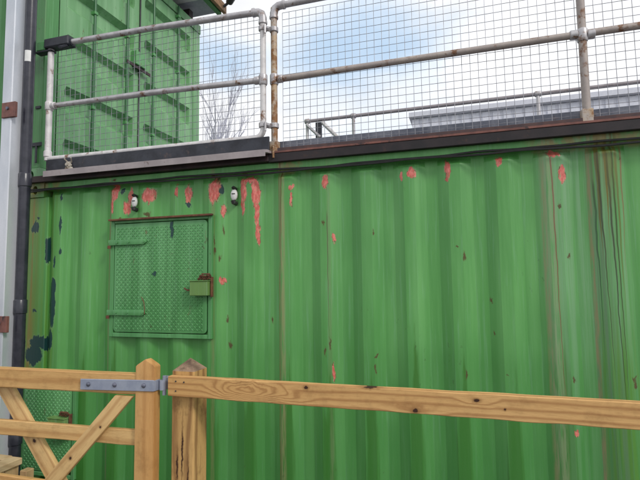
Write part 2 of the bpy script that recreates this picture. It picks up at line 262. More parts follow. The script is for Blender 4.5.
# ------------------------------------------------------------------ mesh helpers
class MB:
    def __init__(s): s.v = []; s.f = []; s.mi = None
    def add(s, vs, fs):
        o = len(s.v); s.v += [tuple(v) for v in vs]; s.f += [tuple(i + o for i in f) for f in fs]; return s
    def box(s, x0, x1, y0, y1, z0, z1, b=0):
        if b <= 0:
            v = [(x, y, z) for x in (x0, x1) for y in (y0, y1) for z in (z0, z1)]
            return s.add(v, [(0, 1, 3, 2), (4, 6, 7, 5), (0, 4, 5, 1), (2, 3, 7, 6), (0, 2, 6, 4), (1, 5, 7, 3)])
        X, Y, Z = (x0, x1), (y0, y1), (z0, z1); sg = (1, -1); vs = []; idx = {}
        for i in (0, 1):
            for j in (0, 1):
                for k in (0, 1):
                    px, py, pz = X[i], Y[j], Z[k]; bx, by, bz = sg[i] * b, sg[j] * b, sg[k] * b
                    for a, q in (('x', (px, py + by, pz + bz)), ('y', (px + bx, py, pz + bz)), ('z', (px + bx, py + by, pz))):
                        idx[(i, j, k, a)] = len(vs); vs.append(q)
        I = lambda i, j, k, a: idx[(i, j, k, a)]
        fs = []
        for i in (0, 1):
            q = [I(i, 0, 0, 'x'), I(i, 0, 1, 'x'), I(i, 1, 1, 'x'), I(i, 1, 0, 'x')]; fs.append(q if i == 0 else q[::-1])
            q = [I(0, i, 0, 'y'), I(1, i, 0, 'y'), I(1, i, 1, 'y'), I(0, i, 1, 'y')]; fs.append(q if i == 0 else q[::-1])
            q = [I(0, 0, i, 'z'), I(0, 1, i, 'z'), I(1, 1, i, 'z'), I(1, 0, i, 'z')]; fs.append(q if i == 0 else q[::-1])
            for j in (0, 1):
                fs.append([I(i, j, 0, 'x'), I(i, j, 1, 'x'), I(i, j, 1, 'y'), I(i, j, 0, 'y')])
                fs.append([I(i, 0, j, 'x'), I(i, 1, j, 'x'), I(i, 1, j, 'z'), I(i, 0, j, 'z')])
                fs.append([I(0, i, j, 'y'), I(1, i, j, 'y'), I(1, i, j, 'z'), I(0, i, j, 'z')])
                for k in (0, 1): fs.append([I(i, j, k, 'x'), I(i, j, k, 'y'), I(i, j, k, 'z')])
        return s.add(vs, fs)
    def tube(s, pts, r, seg=12, cap=True, radii=None):
        pts = [Vector(p) for p in pts]; n = len(pts); vs = []; fs = []
        up = None
        for i, p in enumerate(pts):
            t = (pts[min(i + 1, n - 1)] - pts[max(i - 1, 0)]).normalized()
            if up is None: up = t.orthogonal().normalized()
            up = (up - t * up.dot(t)).normalized(); sd_ = t.cross(up); rr = radii[i] if radii else r
            for k in range(seg):
                a = 2 * math.pi * k / seg; vs.append(p + up * math.cos(a) * rr + sd_ * math.sin(a) * rr)
        for i in range(n - 1):
            for k in range(seg):
                k2 = (k + 1) % seg; fs.append((i * seg + k, i * seg + k2, (i + 1) * seg + k2, (i + 1) * seg + k))
        if cap: fs.append(tuple(range(seg))[::-1]); fs.append(tuple((n - 1) * seg + k for k in range(seg)))
        return s.add(vs, fs)
    def prism(s, poly, y0, y1):      # polygon in x,z pushed along y
        n = len(poly); vs = [(x, y0, z) for x, z in poly] + [(x, y1, z) for x, z in poly]
        return s.add(vs, [tuple(range(n)), tuple(range(n, 2 * n))[::-1]] + [(i, i + n, (i + 1) % n + n, (i + 1) % n) for i in range(n)])
    def build(s, name, mat, parent=None, smooth=False, bevel=0, label=None, kind=None, ang=35):
        me = bpy.data.meshes.new(name)
        off = Vector(parent.get('_w', (0, 0, 0))) if parent else Vector((0, 0, 0))
        me.from_pydata([Vector(v) - off for v in s.v], [], s.f)
        me.materials.append(mat)
        import bmesh
        b = bmesh.new(); b.from_mesh(me); bmesh.ops.recalc_face_normals(b, faces=b.faces)
        if bevel: bmesh.ops.bevel(b, geom=[e for e in b.edges if e.is_manifold and e.calc_face_angle(0) > .5], offset=bevel, segments=2, affect='EDGES', profile=.6, clamp_overlap=True)
        b.to_mesh(me); b.free()
        if smooth or bevel:
            me.shade_smooth()
            try: me.set_sharp_from_angle(angle=math.radians(ang))
            except Exception: pass
        o = bpy.data.objects.new(name, me); COL.objects.link(o)
        if parent: o.parent = parent; o['_w'] = parent['_w']
        if label: o['label'] = label
        if kind: o['kind'] = kind
        return o
ROOTS = []
def thing(name, loc, label, cat, group=None, kind=None):
    o = bpy.data.objects.new(name, None); COL.objects.link(o); o.location = loc; o['_w'] = loc; o.empty_display_size = .2
    o['label'] = label; o['category'] = cat
    if group: o['group'] = group
    if kind: o['kind'] = kind
    return o
def tag(o, label, cat, group=None, kind=None):
    o['label'] = label; o['category'] = cat
    if group: o['group'] = group
    if kind: o['kind'] = kind
    return o
def arc(c, r, a0, a1, n, plane='xz'):
    out = []
    for i in range(n + 1):
        a = math.radians(a0 + (a1 - a0) * i / n); out.append((c[0] + r * math.cos(a), c[1], c[2] + r * math.sin(a)))
    return out

# ------------------------------------------------------------------ ground
gs = NM("worn_asphalt_yard", .9)
g_c = gs.mix(gs.rng(gs.noise((1, 1, 1), .8, 6, .6), .35, .65), (.13, .13, .125), (.19, .185, .18)); g_c = gs.mix(gs.math('MULTIPLY', gs.noise((1, 1, 1), 60, 3), .4), g_c, (.08, .08, .08))
gs.bump(gs.noise((1, 1, 1), 40, 4), .3, .01)
g = MB().add([(-300, -300, 0), (300, -300, 0), (300, 300, 0), (-300, 300, 0)], [(0, 1, 2, 3)]).build('ground', gs.done(g_c)); g['kind'] = 'structure'

# ------------------------------------------------------------------ corrugated sheet
SH = .036
def prof(u):      # depth behind the proud face for a place u (metres) along one period, u=0 at left edge of the proud face
    u %= PER
    r = .006
    pts = [(0, 0), (.070, 0), (.138, SH), (.210, SH), (.278, 0)]
    for (a, da), (b, db) in zip(pts, pts[1:]):
        if a <= u <= b: return da + (db - da) * (u - a) / (b - a)
    return 0
def sheet(x0, x1, ztop, zbot, face, phase, mat, parent, name='side_panel', wob=.003, rows=46, detail=True, ymap=None):
    xs = set([x0, x1]); k = math.floor((x0 - phase) / PER)
    knee = [0, .070, .138, .210]
    while phase + k * PER < x1:
        for q in knee:
            for e in ((-.003, 0, .003) if detail else (0,)):
                xs.add(round(phase + k * PER + q + e, 4))
        if detail: xs.add(round(phase + k * PER + .035, 4)); xs.add(round(phase + k * PER + .174, 4))
        k += 1
    xs = sorted(x for x in xs if x0 <= x <= x1)
    zs = [ztop, ztop - .012, ztop - .022, ztop - .032, ztop - .044, ztop - .058]
    n = rows
    zs += [ztop - .058 - (ztop - .116 - zbot) * (i + 1) / n for i in range(n)]
    zs += [zbot + .04, zbot + .02, zbot]
    vs = []; nx = len(xs)
    for z in zs:
        for x in xs:
            u = (x - phase) % PER; d = prof(u)
            if detail:      # soften the bends
                d = (prof(u - .002) + 2 * prof(u) + prof(u + .002)) / 4
            t = max(0, min(1, (ztop - .008 - z) / .045)); t2 = max(0, min(1, (z - zbot - .005) / .03)); t = min(t, t2)
            t = t * t * (3 - 2 * t)
            d = SH + (d - SH) * t
            w = mnoise.noise(Vector((x * 2.2, z * 1.6, 3))) * wob * 1.3 + mnoise.noise(Vector((x * 7, z * 3, 8))) * wob * .7
            dent = sum(a * math.exp(-((x - cx) / rx) ** 2 - ((z - cz) / rz) ** 2) for cx, cz, rx, rz, a in ((-.46, .98, .05, .07, .012), (-1.42, 1.9, .07, .12, .006), (.3, 1.5, .09, .2, .005), (-2.0, 1.1, .08, .1, .006)))
            d = d + (w + dent) * t
            vs.append((x, face + d, z) if ymap is None else ymap(x, d, z))
    fs = [(j * nx + i, j * nx + i + 1, (j + 1) * nx + i + 1, (j + 1) * nx + i) for j in range(len(zs) - 1) for i in range(nx - 1)]
    return MB().add(vs, fs).build(name, mat, parent, smooth=True, ang=9)

def casting(parent, x0, x1, y0, y1, z0, z1, mat, sx, sy):
    """ISO corner casting with its oval holes cut as recessed pockets"""
    m = MB()
    w = x1 - x0; zc = (z0 + z1) / 2; xc = (x0 + x1) / 2; fy = y0 if sy < 0 else y1; by = y1 if sy < 0 else y0
    N = 16
    ring = []; hole = []
    for i in range(N):
        a = 2 * math.pi * i / N; ca, sa = math.cos(a), math.sin(a)
        k = 1 / max(abs(ca), abs(sa)); ring.append((xc + ca * k * w / 2, zc + sa * k * (z1 - z0) / 2)); hole.append((xc + ca * .025, zc + sa * .036))
    vs = [(x, fy, z) for x, z in ring] + [(x, fy, z) for x, z in hole] + [(x, fy - sy * .035, z) for x, z in hole] + [(x, by, z) for x, z in ring]
    fs = []
    for i in range(N):
        j = (i + 1) % N
        fs += [(i, j, N + j, N + i), (N + i, N + j, 2 * N + j, 2 * N + i), (i, 3 * N + i, 3 * N + j, j)]
    fs += [tuple(2 * N + i for i in range(N)), tuple(3 * N + i for i in range(N))]
    m.add(vs, fs); return m.build('corner_casting', mat, parent)

# ------------------------------------------------------------------ the main container
X0c, X1c, TOP = -3.42, 2.64, 2.562
CP = P0 + .034
C = thing('shipping_container', (-.39, 1.22, 0), 'weathered green corrugated shipping container with a small hatch, red scrapes and rust runs', 'shipping container')
sheet(-3.2, X1c - .16, 2.498, .16, .002, CP, M_WALL, C)
MB().box(X0c, -3.2, -.004, .16, .118, TOP - .118, .006).build('corner_post', M_WALL, C, smooth=True)
MB().box(X1c - .162, X1c, -.004, .16, .118, TOP - .118, .006).build('corner_post', M_WALL, C, smooth=True)
MB().box(-3.242, X1c - .178, -.007, .06, 2.496, TOP - .004, .006).build('top_rail', M_WALL, C, smooth=True)
MB().box(-3.242, X1c - .178, -.006, .06, .02, .162, .006).build('bottom_rail', M_WALL, C, smooth=True)
for (a, b) in ((X0c, X0c + .178), (X1c - .178, X1c)):
    for (za, zb) in ((0.004, .118), (TOP - .118, TOP)):
        casting(C, a - .004 if a < 0 else a, b if a < 0 else b + .004, -.012, .15, za, zb, M_WALL, 0, -1)
MB().box(X0c, X1c, .062, 2.43, TOP - .05, TOP - .008).build('roof_panel', M_TOE, C)
MB().box(X0c + .01, X1c - .01, 2.38, 2.44, .02, TOP - .052).build('rear_panel', M_GREEN2, C)
MB().box(X0c + .002, X0c + .06, .162, 2.37, .02, TOP - .052).build('end_panel', M_GREEN2, C)
MB().box(X1c - .06, X1c - .002, .162, 2.37, .02, TOP - .052).build('end_panel', M_GREEN2, C)

def tread(x0, x1, z0, z1, y, mat, parent, pitch=.038):
    m = MB(); L, Wd, Hh = .0108, .0042, .004
    j = 0; z = z0 + pitch * .4
    while z < z1 - pitch * .3:
        i = 0; x = x0 + pitch * .4
        while x < x1 - pitch * .3:
            a = math.radians(45 if (i + j) % 2 else -45); ca, sa = math.cos(a), math.sin(a)
            P = lambda u, v, h: (x + u * ca - v * sa, y - h, z + u * sa + v * ca)
            m.add([P(-L, 0, 0), P(0, -Wd, 0), P(L, 0, 0), P(0, Wd, 0), P(-L * .45, 0, Hh), P(L * .45, 0, Hh)], [(0, 1, 4), (1, 5, 4), (1, 2, 5), (2, 3, 5), (3, 4, 5), (3, 0, 4)])
            x += pitch * .5; i += 1
        z += pitch * .5; j += 1
    return m.build('tread_pattern', mat, parent, kind='stuff')

def hatch(X, x0, x1, z0, z1, latch, lip=True, arms=(.80, .205)):
    # frame
    fw = .03
    MB().box(x0, x0 + fw, -.022, .03, z0, z1, .003).build('hatch_frame', M_HATCH, X)
    MB().box(x1 - fw, x1, -.022, .03, z0, z1, .003).build('hatch_frame', M_HATCH, X)
    MB().box(x0 + fw + .001, x1 - fw - .001, -.021, .03, z0, z0 + fw, .003).build('hatch_frame', M_HATCH, X)
    MB().box(x0 + fw + .001, x1 - fw - .001, -.021, .03, z1 - fw, z1, .003).build('hatch_frame', M_HATCH, X)
    if lip: MB().box(x0 - .006, x1 + .012, -.05, -.0225, z1 - .012, z1 + .002, .002).build('drip_lip', M_RUST, X)
    hw = MB(); hx0, hx1, hz0, hz1 = x0 + fw + .006, x1 - fw - .009, z0 + fw + .007, z1 - fw - .006
    r = .03; poly = arc((hx1 - r, 0, hz1 - r), r, 0, 90, 4) + arc((hx0 + .004, 0, hz1 - .004), .004, 90, 180, 1) + arc((hx0 + r, 0, hz0 + r), r, 180, 270, 4) + arc((hx1 - r, 0, hz0 + r), r, 270, 360, 4)
    D = MB().prism([(p[0], p[2]) for p in poly], -.019, .008).build('hatch_door', M_HATCH, X, bevel=.002)
    tread(hx0 + .01, hx1 - .01, hz0 + .01, hz1 - .01, -.019, M_HATCH, D)
    H = z1 - z0
    for fr in arms:
        zc = z0 + H * fr
        poly = [(x0 - .012, zc - .02), (x0 + .30, zc - .02), (x0 + .325, zc - .004), (x0 + .325, zc + .012), (x0 + .31, zc + .02), (x0 - .012, zc + .02)]
        h = MB().prism(poly, -.036, -.0232).build('hinge_strap', M_HATCH, D, bevel=.002)
    for fr in arms:
        zc = z0 + H * fr
        for dx in (.07, .17, .305): MB().tube([(x0 + dx, -.035, zc), (x0 + dx, -.043, zc)], .008, 6).build('hinge_bolt', M_HATCH, D)
        MB().tube([(x0 - .002, -.036, zc - .045), (x0 - .002, -.036, zc - .022)], .012, 8).build('hinge_pin', M_RUST, D)
    lx0, lx1, lz0, lz1 = latch
    LB = MB().box(lx0, lx1, -.085, -.0235, lz0, lz1, .004).build('latch_box', M_OLIVE, D)
    MB().box(lx0 - .004, lx1 + .004, -.09, -.0236, lz1 + .0005, lz1 + .006, .001).build('latch_cover', M_OLIVE, D)
    MB().box(lx1 + .005, lx1 + .016, -.05, -.0235, lz0 - .01, lz1 + .03, .002).build('latch_plate', M_RUST, D)
    m = MB()
    random.seed(int(lz0 * 100))
    for i in range(9):
        cx = lx1 - .075 + .018 * (i % 5) + random.uniform(-.004, .004); cz = lz1 + .018 + .016 * (i // 5) + random.uniform(-.004, .004); r = random.uniform(.008, .013)
        m.tube([(cx - r, -.045, cz - r * .3), (cx, -.05, cz + r * .5), (cx + r, -.04, cz)], r * .7, 6)
    m.tube([(lx1 + .01, -.05, lz1 + .03), (lx1 + .01, -.07, lz1 + .05), (lx1 - .05, -.07, lz1 + .05)], .006, 6)
    m.build('rusty_hasp', M_RUST, D)
    MB().tube([(lx0 + .01, -.05, (lz0 + lz1) / 2 - .01), (lx0 - .035, -.055, (lz0 + lz1) / 2 - .012), (lx0 - .065, -.045, (lz0 + lz1) / 2 + .002)], .006, 8).build('latch_pin', M_RUST, D, smooth=True)
    return D
Dm = hatch(C, -2.572, -1.712, 1.345, 2.222, (-1.85, -1.712, 1.648, 1.748))
# bent wire hanging by the lower hinge and paint scars on the door
MB().tube([(-2.285, -.028, 1.64), (-2.262, -.03, 1.60), (-2.25, -.037, 1.55), (-2.248, -.04, 1.515)], .0028, 6).build('bent_wire', M_RUST, Dm, smooth=True)
m = MB(); m.add([(-2.052, -.0225, 2.182), (-2.028, -.0225, 2.185), (-2.03, -.0225, 2.15), (-2.022, -.0225, 2.12), (-2.032, -.0225, 2.06), (-2.048, -.0225, 2.075), (-2.045, -.0225, 2.12), (-2.056, -.0225, 2.14)], [(0, 1, 2, 3, 4, 5, 6, 7)])
m2 = MB().add([(-2.205, -.0225, 1.808), (-2.19, -.0225, 1.815), (-2.175, -.0225, 1.83), (-2.165, -.0225, 1.815), (-2.172, -.0225, 1.79), (-2.188, -.0225, 1.795)], [(0, 1, 2, 3, 4, 5)])
M_CHIP = metal("dark_teal_paint", TEAL, (.012, .06, .055), .6)
m.build('paint_chip', M_CHIP, Dm); m2.build('paint_chip', M_CHIP, Dm)
hatch(C, -3.4, -2.86, .28, 1.06, (-3.06, -2.90, .60, .735), lip=False, arms=())
# small vents under the rail
for vx in (-2.392, -1.556):
    V = MB()
    zc = 2.355
    prof_ = [(.0, .018), (.006, .027), (.014, .027), (.02, .02), (.023, .0)]
    seg = 14; vs = []; 
    for dy, r in prof_:
        for k in range(seg):
            a = 2 * math.pi * k / seg; vs.append((vx + math.cos(a) * r * .95, .002 + SH * .9 - dy - .012, zc + math.sin(a) * r * 1.55))
    fs = [(i * seg + k, i * seg + (k + 1) % seg, (i + 1) * seg + (k + 1) % seg, (i + 1) * seg + k) for i in range(len(prof_) - 1) for k in range(seg)] + [tuple(range(seg)), tuple(range((len(prof_) - 1) * seg, len(prof_) * seg))]
    V.add(vs, fs); v_ = V.build('vent_fitting', M_WHITEP, C, smooth=True, ang=70)
    MB().tube([(vx, .04, zc + .045), (vx, .0, zc + .05), (vx, -.004, zc + .045)], .013, 8).build('screw_boss', M_DARKP, v_, smooth=True)
    MB().tube([(vx + .002, .04, zc - .058), (vx + .002, .0, zc - .055), (vx, -.003, zc - .04)], .017, 8).build('screw_boss', M_DARKP, v_, smooth=True)
    MB().box(vx - .012, vx + .012, -.004, .012, zc + .004, zc + .010).build('vent_slot', M_DARKP, v_)

# black cables clipped along the top of the wall
def cable(yy, dz, ph, amp, x0, x1, label):
    pts = []; n = 150
    for i in range(n + 1):
        x = x0 + (x1 - x0) * i / n
        z = 2.500 + dz + amp * math.sin(x * 2.6 + ph) + .004 * mnoise.noise(Vector((x * 5, ph, 0))) + .003 * math.sin(x * 9 + ph * 2) + .009 * max(0, (-x - 1.8) / 1.6) * .6
        pts.append((x, yy + .003 * math.sin(x * 5 + ph), z))
    return tag(MB().tube(pts, .0068, 6).build('cable', M_CABLE, smooth=True), label, 'cable')
cable(-.018, .004, 0.2, .004, -3.5, 2.6, 'upper black cable clipped along the green container wall just under its top rail')
cable(-.03, -.013, 2.1, .005, -3.38, 2.6, 'lower black cable sagging slightly below its twin on the green container wall')

# ------------------------------------------------------------------ neighbour container at the left, below
N = thing('shipping_container', (-6.7, 1.22, 0), 'lower shipping container in shade-darkened green at far left behind the galvanised column and black pipe', 'shipping container')
sheet(-9.6, -3.63, 2.44, .16, .05, CP, M_GREEN2, N, rows=8, detail=False)
MB().box(-3.63, -3.47, .04, .2, .118, 2.48, .005).build('corner_post', M_GREEN2, N, smooth=True)
MB().box(-9.62, -3.48, .036, .1, 2.44, 2.56, .005).build('top_rail', M_GREEN2, N, smooth=True)
MB().box(-9.62, -3.48, .036, .1, .02, .16, .005).build('bottom_rail', M_GREEN2, N, smooth=True)
MB().box(-9.62, -3.475, .102, 2.47, 2.50, 2.55).build('roof_panel', M_GREEN2, N)
MB().box(-9.62, -3.48, 2.4, 2.46, .02, 2.498).build('rear_panel', M_GREEN2, N)
MB().box(-3.53, -3.472, .2, 2.39, .02, 2.498).build('end_panel', M_GREEN2, N)

# ------------------------------------------------------------------ upper container, its door end facing right
UX1 = -3.3; UZ0 = 2.572; UZ1 = UZ0 + 2.59
Uc = thing('shipping_container', (-6.3, 1.22, UZ0), 'upper green shipping container stacked above, its ribbed double doors facing the railings', 'shipping container')
sheet(-9.3, UX1 - .16, UZ1 - .1, UZ0 + .16, .012, CP + .1, M_GREEN2, Uc, rows=8, detail=False)
MB().box(-9.3, UX1 - .18, .006, .07, UZ0 + .02, UZ0 + .16, .005).build('bottom_rail', M_GREEN2, Uc, smooth=True)
MB().box(-9.3, UX1 - .18, .006, .07, UZ1 - .1, UZ1 - .02, .005).build('top_rail', M_GREEN2, Uc, smooth=True)
MB().box(-9.3, UX1 - .05, .072, 2.37, UZ1 - .06, UZ1 - .02).build('roof_panel', M_GREEN2, Uc)
MB().box(-9.3, UX1 - .05, 2.38, 2.43, UZ0 + .02, UZ1 - .02).build('rear_panel', M_GREEN2, Uc)
for ya in (0, 2.29):
    MB().box(UX1 - .15, UX1 - .004, ya + .003, ya + .145, UZ0 + .118, UZ1 - .118, .006).build('corner_post', M_GREEN2 if ya == 0 else M_DOOR, Uc, smooth=True)
    for za in (UZ0 + .002, UZ1 - .118):
        casting(Uc, UX1 - .178, UX1 + .004, ya - .006, ya + .150, za, za + .116, M_DOOR, 0, -1)
# lock plate, and black strips that stand in for dark gaps on the near post
MB().box(UX1 - .12, UX1 + .012, -.012, -.0035, UZ0 + .30, UZ0 + .33).build('black_post_piece', M_BLACK, Uc)
MB().box(UX1 - .05, UX1 - .035, -.011, -.0035, UZ0 + .16, UZ0 + .30).build('black_post_piece', M_BLACK, Uc)
MB().box(UX1 - .07, UX1 - .02, -.006, .1, UZ0 + .62, UZ0 + .64).build('black_post_piece', M_BLACK, Uc)
MB().box(UX1 - .07, UX1 + .0, .152, 2.285, UZ1 - .11, UZ1 - .002, .004).build('door_header', M_DOOR, Uc)
MB().box(UX1 - .07, UX1 + .0, .152, 2.285, UZ0 + .004, UZ0 + .12, .004).build('door_sill', M_DOOR, Uc)
def door_leaf(ya, yb, ribs):
    # frame face at x = UX1-.01 ; the panel is pressed with flat recessed bands
    xf = UX1 - .012; z0 = UZ0 + .13; z1 = UZ1 - .12
    # grid of y columns and z rows with a depth map
    def depth(y, z):
        d = 0
        e = min(y - (ya + .075), (yb - .075) - y)
        if e < 0: return 0
        for rz, rh in ribs:
            k = max(0, min(1, (z - (rz - rh)) / .06, (rz - z) / .045)); k *= max(0, min(1, e / .02)); d = max(d, k * .065)
        return d
    ys = [ya, ya + .0745, ya + .0755, ya + .095, (ya + yb) / 2, yb - .095, yb - .0755, yb - .0745, yb]
    zs = {z0, z1}
    for rz, rh in ribs: zs |= {rz, rz - .045, rz - rh, rz - rh + .06}
    zs = sorted(z for z in zs if z0 <= z <= z1); ny = len(ys)
    vs = [(xf - depth(y, z), y, z) for z in zs for y in ys]
    fs = [(j * ny + i, j * ny + i + 1, (j + 1) * ny + i + 1, (j + 1) * ny + i) for j in range(len(zs) - 1) for i in range(ny - 1)]
    n0 = len(vs); vs += [(xf - .068, ya, z0), (xf - .068, yb, z0), (xf - .068, yb, z1), (xf - .068, ya, z1)]
    L = MB().add(vs, fs)
    o = L.build('door_leaf', M_DOOR, Uc)
    return o
ribs = [(UZ0 + .43 + .475 * k, .235) for k in range(5)]
M_ROD = green_paint('shaded_green_rod_paint', (.03, .13, .045), (.05, .17, .07))  # rod green darkened to carry the shadow lines along the rods
MB().box(UX1 - .06, UX1 - .02, 2.2855, 2.2925, UZ0 + .125, UZ1 - .115).build('door_seal', M_DARKP, Uc)
MB().box(UX1 - .06, UX1 - .02, .1465, .1545, UZ0 + .125, UZ1 - .115).build('door_seal', M_DARKP, Uc)
La = door_leaf(.155, 1.207, ribs)
Lb = door_leaf(1.227, 2.285, ribs)
MB().box(UX1 - .12, UX1 - .082, .15, 2.287, UZ0 + .125, UZ1 - .115).build('door_backing', M_GREEN2, Uc)
for L, ys in ((La, (.53, .985)), (Lb, (1.42, 1.90))):
    for y in ys:
        MB().tube([(UX1 + .022, y, UZ0 + .03), (UX1 + .022, y, UZ1 - .03)], .0135, 10).build('lock_rod', M_ROD, L, smooth=True)
        for z in (UZ0 + .16, UZ0 + .80, UZ0 + 1.72, UZ1 - .16):
            MB().box(UX1 - .011, UX1 + .04, y - .022, y + .022, z - .016, z + .016, .003).build('rod_bracket', M_HATCH, L)
for y0_, z_ in ((.985, 4.02),):
    LL = La if y0_ < 1.2 else Lb
    MB().box(UX1 + .03, UX1 + .042, y0_ - .02, y0_ + .36, z_ - .018, z_ + .018, .003).build('door_handle', M_BLACKRUST, LL)
    MB().box(UX1 - .011, UX1 + .06, y0_ + .10, y0_ + .26, z_ + .019, z_ + .17, .005).build('handle_catch', M_HATCH, LL)
MB().box(UX1 - .011, UX1 - .002, 1.2085, 1.2255, UZ0 + .13, UZ1 - .12).build('door_seal', M_DARKP, Uc)

# ------------------------------------------------------------------ canopy on the upper container
K = thing('canopy', (-4.4, 1.3, 5.2), 'flat canopy roof with pale grey underside and timber edge overhanging the upper container doors', 'canopy')
MB().box(-6.5, -2.99, -.2, 2.47, 5.325, 5.345).build('soffit_panel', M_SOFFIT, K)
MB().box(-2.985, -2.94, -.2, 2.5, 5.30, 5.42, .004).build('fascia_board', wood("brown_fascia_wood", 'y', (.30, .17, .09), (.36, .22, .12), (.15, .08, .04), 60), K)
MB().box(-3.06, -3.0, -.2, 2.47, 5.285, 5.323, .003).build('edge_beam', M_GREEN2, K)
MB().box(-6.5, -2.987, -.2, 2.47, 5.35, 5.42).build('roof_deck', M_BLACKRUST, K)
MB().box(-3.55, -3.12, 1.2, 2.1, 5.30, 5.323, .003).build('light_panel', M_WHITEP, K)
for y in (.1, 1.0, 2.2):
    MB().box(-4.4, -3.32, y, y + .09, 5.18, 5.283, .003).build('support_bearer', M_BLACKRUST, K)
SL = thing('flood_light', (-2.86, 2.42, 5.44), 'small black floodlight on the end of the canopy edge', 'lamp')
MB().tube([(-2.86, 2.42, 5.40), (-2.80, 2.36, 5.43), (-2.70, 2.25, 5.42)], .055, 12, radii=[.045, .06, .062]).build('lamp_body', M_DARKP, SL, smooth=True)
MB().tube([(-2.938, 2.42, 5.36), (-2.86, 2.42, 5.41)], .018, 8).build('bracket', M_DARKP, SL, smooth=True)

# ------------------------------------------------------------------ edge steelwork and railings
TR = .021
M_EDGE = metal('near_black_steel', (.010, .007, .009), (.022, .014, .016), .65, 0, (.05, .025, .02), .42, 8)
T = thing('steel_edge_angle', (.6, .0, 2.57), 'long rusty black steel angle with blue grey toe plate along the container roof edge', 'steel edge')
MB().box(-1.268, 4.0, -.045, -.0085, 2.552, 2.612, .003).build('angle_leg', M_EDGE, T)
MB().box(-1.268, 4.0, -.0405, -.0335, 2.6265, 2.648, .002).build('angle_lip', metal('dark_rust_lip', (.10, .055, .05), (.06, .04, .045), .8, 0, (.15, .12, .12), .4), T)
MB().box(-3.2, 4.0, -.048, .12, 2.6125, 2.626, .001).build('angle_flange', M_BROWN, T)
MB().box(-1.35, 4.0, .030, .042, 2.6265, 2.712, .002).build('toe_plate', M_TOE, T)
MB().box(-3.2, 4.0, .0055, .118, 2.5585, 2.612).build('packer', M_EDGE, T)
MB().box(-3.42, -1.269, -.0462, .005, 2.5592, 2.611, .003).build('bearing_plate', M_BLACKRUST, T)

B = thing('threshold_beam', (-2.25, -.1, 2.6), 'dark navy steel channel with grey brown bottom flange below the mesh gate', 'steel beam')
MB().box(-3.155, -1.245, -.085, -.073, 2.626, 2.722, .003).build('web', M_BLACK, B)
pl = [(-3.145, -.115), (-1.275, -.115), (-1.252, -.105), (-1.245, -.088), (-1.245, -.047), (-3.145, -.047)]
m = MB(); n = len(pl); m.add([(x, y, 2.612 if y > -.06 else 2.606) for x, y in pl] + [(x, y, 2.6255) for x, y in pl], [tuple(range(n)), tuple(range(n, 2 * n))] + [(i, i + n, (i + 1) % n + n, (i + 1) % n) for i in range(n)])
m.build('bottom_flange', M_FLANGE, B)
MB().box(-3.145, -1.26, -.119, -.1155, 2.578, 2.624, .001).build('flange_lip', M_FLANGE, B)
m = MB(); random.seed(3)
for i in range(16):
    a = random.uniform(0, 6.28); r = random.uniform(0, .03); cx, cz = -2.92 + math.cos(a) * r, 2.655 + math.sin(a) * r * 1.3; q = random.uniform(.006, .013)
    m.tube([(cx - q, -.09, cz - q), (cx + random.uniform(-.01, .01), -.105, cz), (cx + q, -.088, cz + q)], q * .8, 5)
m.tube([(-2.92, -.088, 2.66), (-2.92, -.12, 2.66)], .012, 6); m.tube([(-2.90, -.088, 2.68), (-2.88, -.115, 2.71)], .005, 5); m.tube([(-2.93, -.088, 2.68), (-2.95, -.11, 2.71)], .005, 5)
m.build('crusted_bolt', M_DROPP, B)

def mesh_panel(x0, x1, z0, z1, y, parent, sp=.05, r=.0017):
    m = MB(); random.seed(int(abs(x0) * 100))
    nx = int(round((x1 - x0) / sp)); nz = int(round((z1 - z0) / sp))
    def w(x, z, k): return y + .006 * mnoise.noise(Vector((x * 1.4, z * 1.4, k)))
    for i in range(nx + 1):
        x = x0 + (x1 - x0) * i / nx + random.uniform(-.0012, .0012)
        m.tube([(x + .002 * mnoise.noise(Vector((x, z0 + (z1 - z0) * j / 5, 2))), w(x, z0 + (z1 - z0) * j / 5, 1), z0 + (z1 - z0) * j / 5) for j in range(6)], r, 5, cap=False)
    for j in range(nz + 1):
        z = z0 + (z1 - z0) * j / nz + random.uniform(-.0012, .0012)
        m.tube([(x0 + (x1 - x0) * i / 14, w(x0 + (x1 - x0) * i / 14, z, 1) + 2 * r, z + .003 * mnoise.noise(Vector((i, z * 3, 0)))) for i in range(15)], r, 5, cap=False)
    return m.build('mesh_panel', M_WIRE, parent, kind='stuff')
def clip_ring(m, x, y, z, axis, r=.03, w=.05):
    d = Vector((w / 2, 0, 0)) if axis == 'x' else Vector((0, 0, w / 2)); c = Vector((x, y, z))
    m.tube([c - d, c - d * .8, c + d * .8, c + d], r, 14, radii=[r * .88, r, r, r * .88])

# hinged mesh gate
gy = -.06
G = thing('railing_gate', (-2.2, gy, 2.72), 'galvanised tube frame gate with square wire mesh in front of the upper container doors', 'railing gate')
gx0, gx1, gz0, gz1 = -3.165, -1.298, 2.735, 3.628
MB().tube([(gx0, gy, gz0 - .012), (gx0, gy, gz1 + .03)], .024, 12).build('gate_post', M_GALV_W, G, smooth=True)
MB().tube([(-2.99, gy, gz1 + .045), (-2.2, gy, gz1 + .032), (gx1 - .03, gy, gz1 - .002)], TR + .002, 12).build('top_tube', M_GALV, G, smooth=True)
MB().tube([(gx0 + .03, gy, 3.168), (-2.2, gy, 3.158), (gx1 - .02, gy, 3.132)], TR, 12).build('middle_tube', M_GALV, G, smooth=True)
r = .06
low = [(gx0 - .01, gy, gz0), (-2.2, gy, gz0 - .005), (gx1 - r, gy, gz0 - .010)] + arc((gx1 - r, gy, gz0 - .010 + r), r, -90, 0, 6)[1:] + [(gx1, gy, 2.9), (gx1, gy, gz1 - .03)]
MB().tube(low, TR, 12).build('bottom_tube', M_GALV_W, G, smooth=True)
